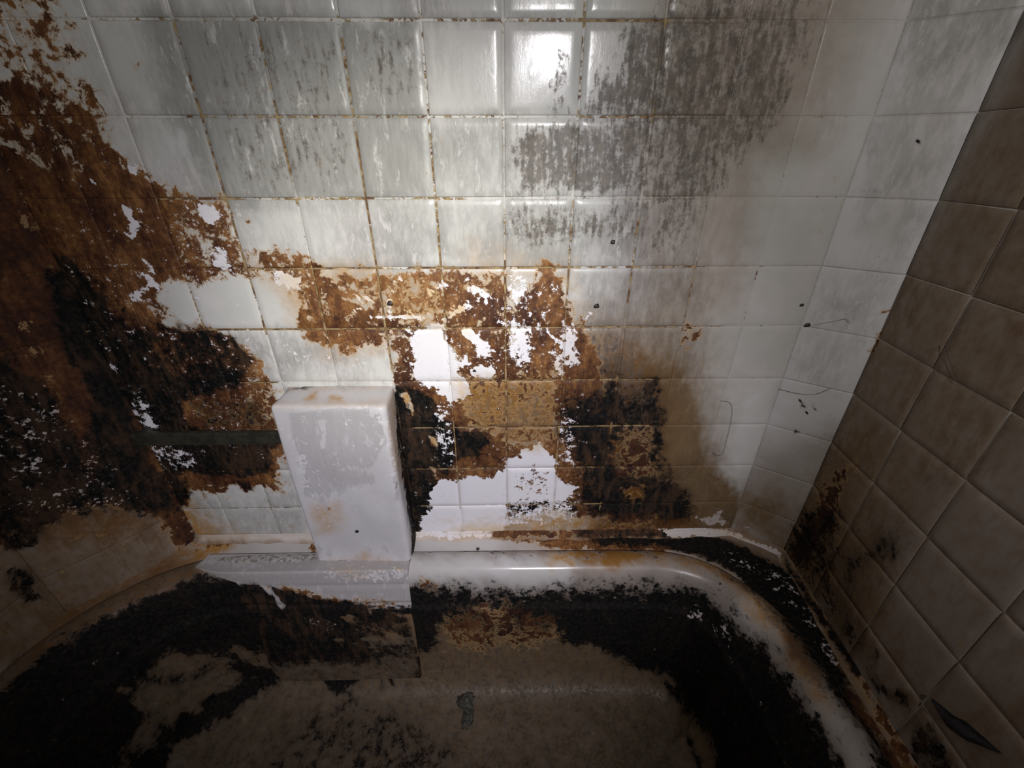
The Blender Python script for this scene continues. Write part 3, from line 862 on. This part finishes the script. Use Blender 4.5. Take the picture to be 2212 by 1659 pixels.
def wall(name, segs, rows, layers, base, gbase):
    """segs: list of (p0, p1, cols, swap)"""
    PP, FF, off = [], [], 0
    root = bpy.data.objects.new(name, bpy.data.meshes.new(name))
    C.objects.link(root)
    root['kind'] = 'structure'
    for (p0, p1, cols, swap, form) in segs:
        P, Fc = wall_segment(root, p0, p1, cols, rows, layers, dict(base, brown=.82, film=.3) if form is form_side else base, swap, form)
        FF += [tuple(i + off for i in f) for f in Fc]
        PP.append(P)
        off += len(P)
        # backing slab, so that the wall has thickness
        p0 = np.array(p0)
        p1 = np.array(p1)
        dr = (p1 - p0) / np.linalg.norm(p1 - p0)
        nrm = np.array([dr[1], -dr[0]]) * swap
        q = []
        for hh in (rows[0][0], rows[-1][1] + 1.2):
            for (pp, k) in ((p0, -.002), (p1, -.002), (p1, -.9), (p0, -.9)):
                q.append((pp[0] + nrm[0] * k, pp[1] + nrm[1] * k, hh))
        PP.append(np.array(q))
        FF += [tuple(off + i for i in f) for f in ((0, 1, 2, 3), (7, 6, 5, 4), (0, 4, 5, 1), (1, 5, 6, 2), (2, 6, 7, 3), (3, 7, 4, 0))]
        off += 8
    P = np.concatenate(PP)
    me = root.data
    me.from_pydata([tuple(v) for v in toW(P)], [], FF)
    me.update()
    gl = layers + JOINTS
    put_attr(me, stain_eval(P, gl, gbase))
    me.materials.append(M_GROUT)
    return root


ROWS = [(T0 + k, min(T0 + k + 1, DECK + .02)) for k in range(-3, 9)]
KX = -.0028
# back wall: joints at whole tiles from the joint above the middle of the frame
XL, XR = -6.85, 5.0
cols_b = [(0, -6.0 + KX - XL)] + [(k + KX - XL, k + 1 + KX - XL) for k in range(-6, 5)]
def form_back(ci, mid):
    k = ci - 7
    if k >= 3:
        return (.007, .006, .04)
    if k <= -6:
        return (.006, .005, .05)
    return (.013, .017, .055)


def form_flat(ci, mid):
    return (.004, .004, .05)


def form_side(ci, mid):
    return (.004, .020, .06)


wall('wall_back', [((XL, DW), (XR, DW), cols_b, 1, form_back)], ROWS, BACK, {'film': .42, 'peel': .0, 'rust': .0}, {'film': .1, 'line': .2})

# right side: a diagonal strip one tile wide, then the side wall, slightly splayed
R0, R1 = (XR, DW), (5.86, 6.08)
R2 = (5.42, 0.4)
l1 = math.dist(R0, R1)
l2 = math.dist(R1, R2)
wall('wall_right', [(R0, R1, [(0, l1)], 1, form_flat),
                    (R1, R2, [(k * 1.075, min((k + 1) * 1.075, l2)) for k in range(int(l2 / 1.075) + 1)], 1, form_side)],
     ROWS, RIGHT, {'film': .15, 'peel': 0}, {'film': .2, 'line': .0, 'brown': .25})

# left side: three facets
A0, A1, A2, A3 = (XL, DW), (-7.25, 6.02), (-8.2, 5.0), (-8.75, 0.4)
a1, a2, a3 = math.dist(A0, A1), math.dist(A1, A2), math.dist(A2, A3)
wall('wall_left', [(A0, A1, [(0, a1)], -1, form_flat), (A1, A2, [(0, a2 - 1.0), (a2 - 1.0, a2)], -1, form_flat),
                   (A2, A3, [(k, min(k + 1, a3)) for k in range(int(a3) + 1)], -1, form_flat)],
     ROWS, LEFT, {'film': .3, 'rust': .5, 'brown': .4}, {'film': .3, 'line': .3, 'brown': .5, 'rust': .5})


# ---------------------------------------------------------------- bathtub
def catmull(pts, n):
    pts = [np.array(p, float) for p in pts]
    N = len(pts)
    out = []
    for i in range(N):
        p0, p1, p2, p3 = pts[(i - 1) % N], pts[i], pts[(i + 1) % N], pts[(i + 2) % N]
        seg = max(2, int(n * np.linalg.norm(p2 - p1)))
        for j in range(seg):
            t = j / seg
            # centripetal-ish with clamped tangents
            t1 = (p2 - p0) * .5
            t2 = (p3 - p1) * .5
            l = np.linalg.norm(p2 - p1)
            t1 = t1 / (np.linalg.norm(t1) + 1e-9) * l
            t2 = t2 / (np.linalg.norm(t2) + 1e-9) * l
            h00, h10, h01, h11 = 2 * t**3 - 3 * t**2 + 1, t**3 - 2 * t**2 + t, -2 * t**3 + 3 * t**2, t**3 - t**2
            out.append(h00 * p1 + h10 * t1 + h01 * p2 + h11 * t2)
    return np.array(out)


CREST = [(-7.97, 0.6), (-7.97, 2.2), (-7.93, 3.4), (-7.78, 4.25), (-7.32, 4.98), (-6.7, 5.48), (-6.1, 5.74), (-5.3, 5.81), (-3.5, 5.81),
         (-1.0, 5.80), (1.0, 5.79), (2.6, 5.77), (3.35, 5.71), (3.95, 5.47), (4.38, 5.03), (4.66, 4.5), (4.79, 3.85), (4.83, 3.1), (4.82, 1.8), (4.80, .6),
         (4.5, -.2), (3.8, -.6), (2.5, -.7), (-5.6, -.7), (-6.9, -.6), (-7.7, -.2)]
loop = catmull(CREST, 9)
NL = len(loop)
tan = np.roll(loop, -1, 0) - np.roll(loop, 1, 0)
tan /= np.linalg.norm(tan, axis=1)[:, None]
inn = np.stack([tan[:, 1], -tan[:, 0]], 1)                # inward
ctr = np.array([-1.5, 2.6])
if ((ctr - loop) * inn).sum() < 0:
    inn = -inn
# steep along the back, sloping at the ends
kslope = np.clip(1 - (loop[:, 1] - 4.6) / 1.15, .28, 1.0)
PROF = [(-.46, 7.475, 0), (-.43, 7.46, 0), (-.40, 7.42, 0), (-.34, 7.385, 0), (-.26, 7.365, 0), (-.16, 7.36, 0), (-.07, 7.375, 0), (0, 7.41, 0), (.05, 7.46, .02),
        (.08, 7.53, .05), (.10, 7.62, .09), (.11, 7.75, .14), (.115, 7.9, .2), (.12, 8.05, .26), (.12, 8.2, .31), (.12, 8.33, .35), (.17, 8.36, .37), (.17, 8.42, .38),
        (.17, 8.6, .40), (.17, 8.9, .44), (.17, 9.2, .48), (.18, 9.5, .52), (.18, 9.8, .56), (.18, 10.1, .60), (.19, 10.35, .64), (.21, 10.55, .68), (.27, 10.72, .72),
        (.36, 10.84, .76), (.50, 10.92, .8), (.68, 10.95, .84)]
rings = []
for (o_, h_, ks) in PROF:
    off = o_ + ks * kslope
    p = loop + inn * off[:, None]
    rings.append(np.concatenate([p, np.full((NL, 1), h_)], 1))
last = rings[-1]
NF = 70
for k in range(1, NF + 1):
    t = k / NF
    q = last[:, :2] * (1 - t) + ctr * t * 1.0
    rings.append(np.concatenate([q, np.full((NL, 1), 10.95 + .10 * t)], 1))
P = np.concatenate(rings)
jit = (fbm(P[:, 0] * 2.3, P[:, 1] * 2.3 + P[:, 2] * 2.1) - .5) * .02
P[:, 2] += jit
tub = bpy.data.objects.new('bathtub', None)
C.objects.link(tub)
tub.location = W(-1.5, 2.6, FLOOR + .1)
tub['label'] = 'large white enamel bathtub with black mould inside, below the stained tiled wall'
tub['category'] = 'bathtub'


def child(name, P, Fc, mat, parent, layers, base, warp=10, smooth=True):
    org = np.array(parent.location)
    me = make_mesh(name, toW(P) - org, Fc, smooth)
    put_attr(me, stain_eval(P, layers, base, warp))
    return link(name, me, mat, parent)


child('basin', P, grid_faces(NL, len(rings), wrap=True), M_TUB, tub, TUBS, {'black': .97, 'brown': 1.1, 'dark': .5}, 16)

# flat deck between the rolled rim and the walls
walls_poly = [(A3[0] - .0, A3[1] - 1.5), A3, A2, A1, A0, R0, R1, R2, (R2[0], R2[1] - 1.5)]


def cast(p, n_):
    """from p along -n_ (outwards) to the wall polyline"""
    best = 3.0
    for i in range(len(walls_poly) - 1):
        a = np.array(walls_poly[i])
        b = np.array(walls_poly[i + 1])
        M_ = np.array([[-n_[0], -(b - a)[0]], [-n_[1], -(b - a)[1]]])
        det = np.linalg.det(M_)
        if abs(det) < 1e-9:
            continue
        t, u = np.linalg.solve(M_, a - p)
        if t > 0.02 and -.001 <= u <= 1.001 and t < best:
            best = t
    return best


outer = rings[0][:, :2]
ext = np.array([cast(outer[i], inn[i]) if loop[i, 1] > .5 else .5 for i in range(NL)])
ext = np.minimum(ext, 2.2)
dr_ = []
ND = 12
for k in range(ND):
    t = k / (ND - 1)
    q = outer - inn * (ext * t)[:, None]
    hh = 7.475 - .045 * t ** 2 * np.ones(NL)
    dr_.append(np.concatenate([q, hh[:, None]], 1))
P = np.concatenate(dr_)
child('deck', P, grid_faces(NL, ND, wrap=True, flip=True), M_TUB, tub, DECKS, {'brown': .25, 'ochre': .2})
# apron hidden behind the viewpoint
q0 = dr_[-1]
sel = [i for i in range(NL) if loop[i, 1] < .6]
sel = sel if len(sel) else [0]
st0 = min(range(NL), key=lambda i: (loop[i, 0] - 4.8) ** 2 + (loop[i, 1] - .6) ** 2)
idx = []
i = st0
while True:
    idx.append(i)
    if loop[i, 1] > .6 and len(idx) > 8:
        break
    i = (i + 1) % NL
P = np.array([list(q0[i, :2]) + [hh] for hh in (7.44, 9.5, 12.0) for i in idx])
child('apron', P, grid_faces(len(idx), 3, flip=True), M_TUB, tub, [], {'brown': .3})

# floor of the room under it all
fl = make_mesh('floor', [W(-11, -4, 12.0), W(8, -4, 12.0), W(8, 8, 12.0), W(-11, 8, 12.0)], [(0, 1, 2, 3)], False)
flo = link('floor', fl, M_RAIL)
flo['kind'] = 'structure'

# ---------------------------------------------------------------- pier and its plinth
pier = bpy.data.objects.new('boxed_pier', None)
C.objects.link(pier)
pier.location = W(-2.95, 6.3, DECK)
pier['label'] = 'white painted box pier on the tub deck, chipped paint and yellow stain'
pier['category'] = 'pier'


def rounded_path(pts, rads, seg=6, step=.06):
    """open plan path with rounded corners"""
    out = []
    pts = [np.array(p, float) for p in pts]
    for i, p in enumerate(pts):
        if i == 0 or i == len(pts) - 1:
            out.append(p)
            continue
        a = (pts[i - 1] - p) / np.linalg.norm(pts[i - 1] - p)
        b = (pts[i + 1] - p) / np.linalg.norm(pts[i + 1] - p)
        r = rads[i]
        for k in range(seg + 1):
            t = k / seg
            out.append((p + a * r) * (1 - t) ** 2 + p * 2 * t * (1 - t) + (p + b * r) * t ** 2)
    res = []
    for i in range(len(out) - 1):
        n = max(1, int(np.linalg.norm(out[i + 1] - out[i]) / step))
        for k in range(n):
            res.append(out[i] + (out[i + 1] - out[i]) * k / n)
    res.append(out[-1])
    return np.array(res)


path = rounded_path([(-3.90, 6.66), (-3.93, 5.99), (-1.985, 5.93), (-2.02, 6.66)], [0, .07, .13, 0])
hs = [7.47] + list(np.linspace(7.40, 3.75, 62)) + [3.70, 3.665, 3.645]
rg = []
cc = np.array([-2.95, 6.66])
for j, hv in enumerate(hs):
    ins = {len(hs) - 1: .05, len(hs) - 2: .022, len(hs) - 3: .006}.get(j, 0)
    pth = path.copy()
    # softly uneven plaster
    wob = (vnoise(pth[:, 0] * 2.4 + 3, np.full(len(pth), hv * 1.3)) - .5) * .035
    dirv = cc - pth
    dirv /= np.linalg.norm(dirv, axis=1)[:, None] + 1e-9
    pth = pth + dirv * (ins + wob)[:, None] * np.clip((6.66 - pth[:, 1]) / .2, 0, 1)[:, None]
    rg.append(np.concatenate([pth, np.full((len(pth), 1), hv)], 1))
for k in range(1, 13):
    t = k / 12
    p = rg[len(hs) - 1][:, :2] * (1 - t) + cc * t
    rg.append(np.concatenate([p, np.full((len(path), 1), 3.637 - .012 * t)], 1))
P = np.concatenate(rg)
child('pier_body', P, grid_faces(len(path), len(rg), flip=False), M_PIER, pier, PIERS, {'film': .5, 'peel': .28}, 6)

# plinth that carries on down the inside of the tub
ppath = rounded_path([(-6.35, 5.86), (-5.9, 5.72), (-5.2, 5.70), (-2.02, 5.70), (-2.0, 5.98)], [0, .2, .2, .035, 0])
prof = [(.04, 7.36), (.015, 7.355), (.0, 7.38), (-.01, 7.42), (-.02, 7.5), (-.035, 7.6), (-.05, 7.68), (-.045, 7.71), (-.065, 7.74), (-.085, 7.85), (-.11, 7.97), (-.135, 8.08), (-.14, 8.14),
        (-.12, 8.17), (-.12, 8.22), (-.155, 8.25), (-.16, 8.3)] + [(-.16 - .01 * k, 8.3 + .12 * k) for k in range(1, 12)] + [(-.28, 9.7), (-.27, 9.76)] + [(-.28 - .01 * k, 9.8 + .15 * k) for k in range(1, 8)] + [(-.42, 10.97)]
rg = []
# inner top edge first
p = ppath.copy()
ptan = np.gradient(ppath, axis=0)
ptan /= np.linalg.norm(ptan, axis=1)[:, None] + 1e-9
pn = np.stack([ptan[:, 1], -ptan[:, 0]], 1)               # towards the camera
first = np.stack([ppath[:, 0].clip(-6.3, -2.04), np.full(len(ppath), 6.2), np.full(len(ppath), 7.40)], 1)
mid = np.stack([ppath[:, 0].clip(-6.3, -2.03), np.full(len(ppath), 5.98), np.full(len(ppath), 7.36)], 1)
rg = [first, mid]
fade = np.clip((ppath[:, 0] + 6.35) / 1.2, 0, 1) ** .7
for (o_, h_) in prof:
    q = ppath.copy()
    q[:, 1] += o_ * fade
    rg.append(np.concatenate([q, np.full((len(q), 1), h_)], 1))
P = np.concatenate(rg)
child('plinth', P, grid_faces(len(ppath), len(rg)), M_PIER, pier, PLINTHS, {'black': .97, 'film': .5, 'peel': .12, 'brown': .2}, 7)

# ---------------------------------------------------------------- sealant along the foot of the walls
sp = rounded_path([A0, R0, R1, (R2[0], .6)], [0, .12, .12, 0], 4, .06)
tg = np.gradient(sp, axis=0)
tg /= np.linalg.norm(tg, axis=1)[:, None]
nn = np.stack([tg[:, 1], -tg[:, 0]], 1)
rg = []
for (o_, h_) in ((.02, 7.31), (.035, 7.32), (.045, 7.345), (.055, 7.375), (.075, 7.40), (.10, 7.417), (.135, 7.43), (.15, 7.46)):
    q = sp + nn * (o_ * (.8 + .5 * vnoise(sp[:, 0] * 4 + 5, sp[:, 1] * 4)))[:, None]
    rg.append(np.concatenate([q, np.full((len(q), 1), h_)], 1))
P = np.concatenate(rg)
me = make_mesh('trim_1', toW(P), grid_faces(len(sp), len(rg), flip=False))
put_attr(me, stain_eval(P, CAULKS, {'brown': .8, 'ochre': .3}, 6))
tr = link('trim_1', me, M_CAULK)
tr['kind'] = 'structure'


# ---------------------------------------------------------------- loose things
def thing(o, name_label, cat, group=None):
    o['label'] = name_label
    o['category'] = cat
    if group:
        o['group'] = group
    return o


# flat rail between the left wall and the pier
def bar_mesh(x0, x1, d0, d1, h0, h1, r=.03):
    bm = bmesh.new()
    vs_ = [bm.verts.new(W(x, d, h)) for x in (x0, x1) for d in (d0, d1) for h in (h0, h1)]
    for f in ((0, 1, 3, 2), (4, 6, 7, 5), (0, 4, 5, 1), (2, 3, 7, 6), (0, 2, 6, 4), (1, 5, 7, 3)):
        bm.faces.new([vs_[i] for i in f])
    bmesh.ops.recalc_face_normals(bm, faces=bm.faces)
    bmesh.ops.bevel(bm, geom=list(bm.edges), offset=r * S, segments=2, affect='EDGES', profile=.7)
    return bm


def local(bm, parent_loc, name):
    me = bpy.data.meshes.new(name)
    bmesh.ops.translate(bm, verts=bm.verts, vec=-Vector(parent_loc))
    bm.to_mesh(me)
    bm.free()
    return me


rl = W(-5.4, 6.45, 4.58)
rail = bpy.data.objects.new('towel_rail', None)
C.objects.link(rail)
rail.location = rl
thing(rail, 'dull olive-grey flat rail on the black stained wall, left of the white pier', 'rail')
link('bar', local(bar_mesh(-6.85, -3.98, 6.40, 6.50, 4.45, 4.72), rl, 'bar'), M_RAIL, rail)
for x in (-6.8, -4.25):
    link('bracket', local(bar_mesh(x, x + .22, 6.48, 6.66, 4.48, 4.69), rl, 'bracket'), M_RAIL, rail)


# dried clump on the tub bottom
def clump(name, p, rx, ry, rz, mat, seed, sub=3, rot=0):
    bm = bmesh.new()
    bmesh.ops.create_icosphere(bm, subdivisions=sub, radius=1)
    rs = random.Random(seed)
    ph = [rs.uniform(0, 6) for _ in range(6)]
    for v in bm.verts:
        c = v.co
        k = 1 + .22 * math.sin(3 * c.x + ph[0]) * math.sin(4 * c.y + ph[1]) + .14 * math.sin(9 * c.x + ph[2]) * math.sin(8 * c.y + ph[3]) + .1 * math.sin(13 * c.z + ph[4] + 6 * c.x)
        x, y, z = c.x * k * rx, c.y * k * ry, max(c.z * k, -.3) * rz
        v.co = Vector((x * math.cos(rot) - y * math.sin(rot), x * math.sin(rot) + y * math.cos(rot), z)) * S
    me = bpy.data.meshes.new(name)
    bm.to_mesh(me)
    bm.free()
    me.polygons.foreach_set('use_smooth', [True] * len(me.polygons))
    return link(name, me, mat, None, W(*p))


c0 = on_h(1006, 1513, FLOOR - .03)
c1 = on_h(1011, 1545, FLOOR - .0)
cl = bpy.data.objects.new('debris_clump', None)
C.objects.link(cl)
cl.location = W(*c0)
thing(cl, 'grey-green dried debris clump lying on the tub bottom', 'debris')
for nm, pp, rx, ry, rz, sd in (('crust', c0, .19, .17, .08, 2), ('tail', c1, .13, .25, .06, 5)):
    o = clump(nm, pp, rx, ry, rz, M_CLUMP, sd, 4)
    o.parent = cl
    o.location = Vector(W(*pp)) - Vector(W(*c0))


# things on the side wall
def on_right(px, py, lift=.05):
    r = np.array(ray(px, py))
    a, b = np.array(R1), np.array(R2)
    e = b - a
    M_ = np.array([[r[0], -e[0]], [r[1], -e[1]]])
    t, u = np.linalg.solve(M_, a)
    n_ = np.array([e[1], -e[0]]) / np.linalg.norm(e)
    p = r * t
    return np.array([p[0] + n_[0] * lift, p[1] + n_[1] * lift, p[2]])


# long black curled flake stuck on the lower side wall
fp = [(2022, 1512, 2), (2040, 1533, 7), (2062, 1558, 13), (2085, 1572, 16), (2108, 1590, 14), (2132, 1603, 9), (2155, 1618, 4), (2170, 1626, 1)]
V = []
for (px, py, hw) in fp:
    for k in range(5):
        s_ = (k - 2) / 2
        p = on_right(px + s_ * hw * .55, py - s_ * hw * .85, .055 + .10 * (1 - abs(s_)) * hw / 16)
        V.append(W(*p))
nb = len(V)
for (px, py, hw) in fp:
    for k in range(5):
        s_ = (k - 2) / 2
        p = on_right(px + s_ * hw * .55, py - s_ * hw * .85, .045)
        V.append(W(*p))
Fc = grid_faces(5, len(fp)) + grid_faces(5, len(fp), off=nb, flip=True)
for j in range(len(fp) - 1):
    Fc.append((j * 5, nb + j * 5, nb + j * 5 + 5, j * 5 + 5))
    Fc.append((j * 5 + 4, j * 5 + 9, nb + j * 5 + 9, nb + j * 5 + 4))
cw = np.array(V).mean(0)
me = make_mesh('black_flake', np.array(V) - cw, Fc)
fo = link('black_flake', me, M_FLAKE, None, tuple(cw))
thing(fo, 'long black pointed flake stuck to the lower side wall tiles, far right', 'flake')

# hairs
def strand(pts, label, r=.0003):
    cu = bpy.data.curves.new('hair_strand', 'CURVE')
    cu.dimensions = '3D'
    cu.bevel_depth = r
    cu.bevel_resolution = 1
    sp_ = cu.splines.new('NURBS')
    sp_.points.add(len(pts) - 1)
    c = np.mean([W(*p) for p in pts], 0)
    for i, p in enumerate(pts):
        sp_.points[i].co = (*(np.array(W(*p)) - c), 1)
    sp_.use_endpoint_u = True
    sp_.order_u = 3
    tmp = bpy.data.objects.new('tmp', cu)
    me = bpy.data.meshes.new_from_object(tmp)
    bpy.data.objects.remove(tmp)
    me.materials.clear()
    o = link('hair_strand', me, M_HAIR, None, tuple(c))
    thing(o, label, 'hair', 'hairs stuck to the tiled walls')


strand([on_d(x, y, DW - .05) for x, y in ((1556, 866), (1578, 866), (1583, 885), (1578, 920), (1570, 950), (1562, 983), (1548, 985), (1541, 979))],
       'long thin dark hair hanging on the back wall near the right corner')
strand([on_right(x, y, .055) for x, y in ((2052, 745), (2056, 770), (2068, 795), (2076, 815), (2084, 828))],
       'thin dark hair stuck on the beige side wall tiles')


def on_diag(px, py, lift=.05):
    r = np.array(ray(px, py))
    a, b = np.array(R0), np.array(R1)
    e = b - a
    M_ = np.array([[r[0], -e[0]], [r[1], -e[1]]])
    t, u = np.linalg.solve(M_, a)
    n_ = np.array([e[1], -e[0]]) / np.linalg.norm(e)
    p = r * t
    return np.array([p[0] + n_[0] * lift, p[1] + n_[1] * lift, p[2]])


strand([on_diag(x, y, .055) for x, y in ((1762, 699), (1790, 694), (1815, 690), (1828, 684), (1836, 696))],
       'faint curled hair on the pale diagonal strip beside a black speck')
strand([on_diag(x, y, .055) for x, y in ((1684, 838), (1710, 845), (1740, 850), (1765, 849), (1788, 840), (1797, 835))],
       'dark wavy hair crossing the lower pale diagonal strip')

for (fn, px, py, r_, lab) in (
        (on_diag, 1745, 702, .055, 'largest black speck on the pale diagonal strip'),
        (lambda x, y, l: on_d(x, y, DW - l), 1733, 660, .038, 'small brown speck left of the pale diagonal strip'),
        (lambda x, y, l: on_d(x, y, DW - l), 1289, 663, .055, 'dark brown speck on the clean tile right of the rust stain'),
        (lambda x, y, l: on_d(x, y, DW - l), 1324, 524, .05, 'oval brown speck on a grey tile in the upper wall'),
        (lambda x, y, l: on_d(x, y, DW - l), 843, 657, .06, 'dark brown speck among the scratches on the brightest tile'),
        (lambda x, y, l: on_d(x, y, 5.94), 771, 1149, .05, 'black speck on the lower front of the white pier'),
        (lambda x, y, l: on_d(x, y, DW - l), 1025, 802, .04, 'black round speck in the orange rust patch'),
        (lambda x, y, l: on_h(x, y, 7.44), 1032, 1186, .05, 'rust brown speck on the tub deck right of the pier')):
    p = fn(px, py, .05)
    r_ *= .75
    flat = px == 1032
    clump('grime_speck', p, r_, r_ * (.9 if flat else .35), r_ * (.35 if flat else 1.2), M_SPECK, px, 2)
    o = bpy.context.scene.collection.objects[-1]
    thing(o, lab, 'speck', 'dark specks on the dirty surfaces')
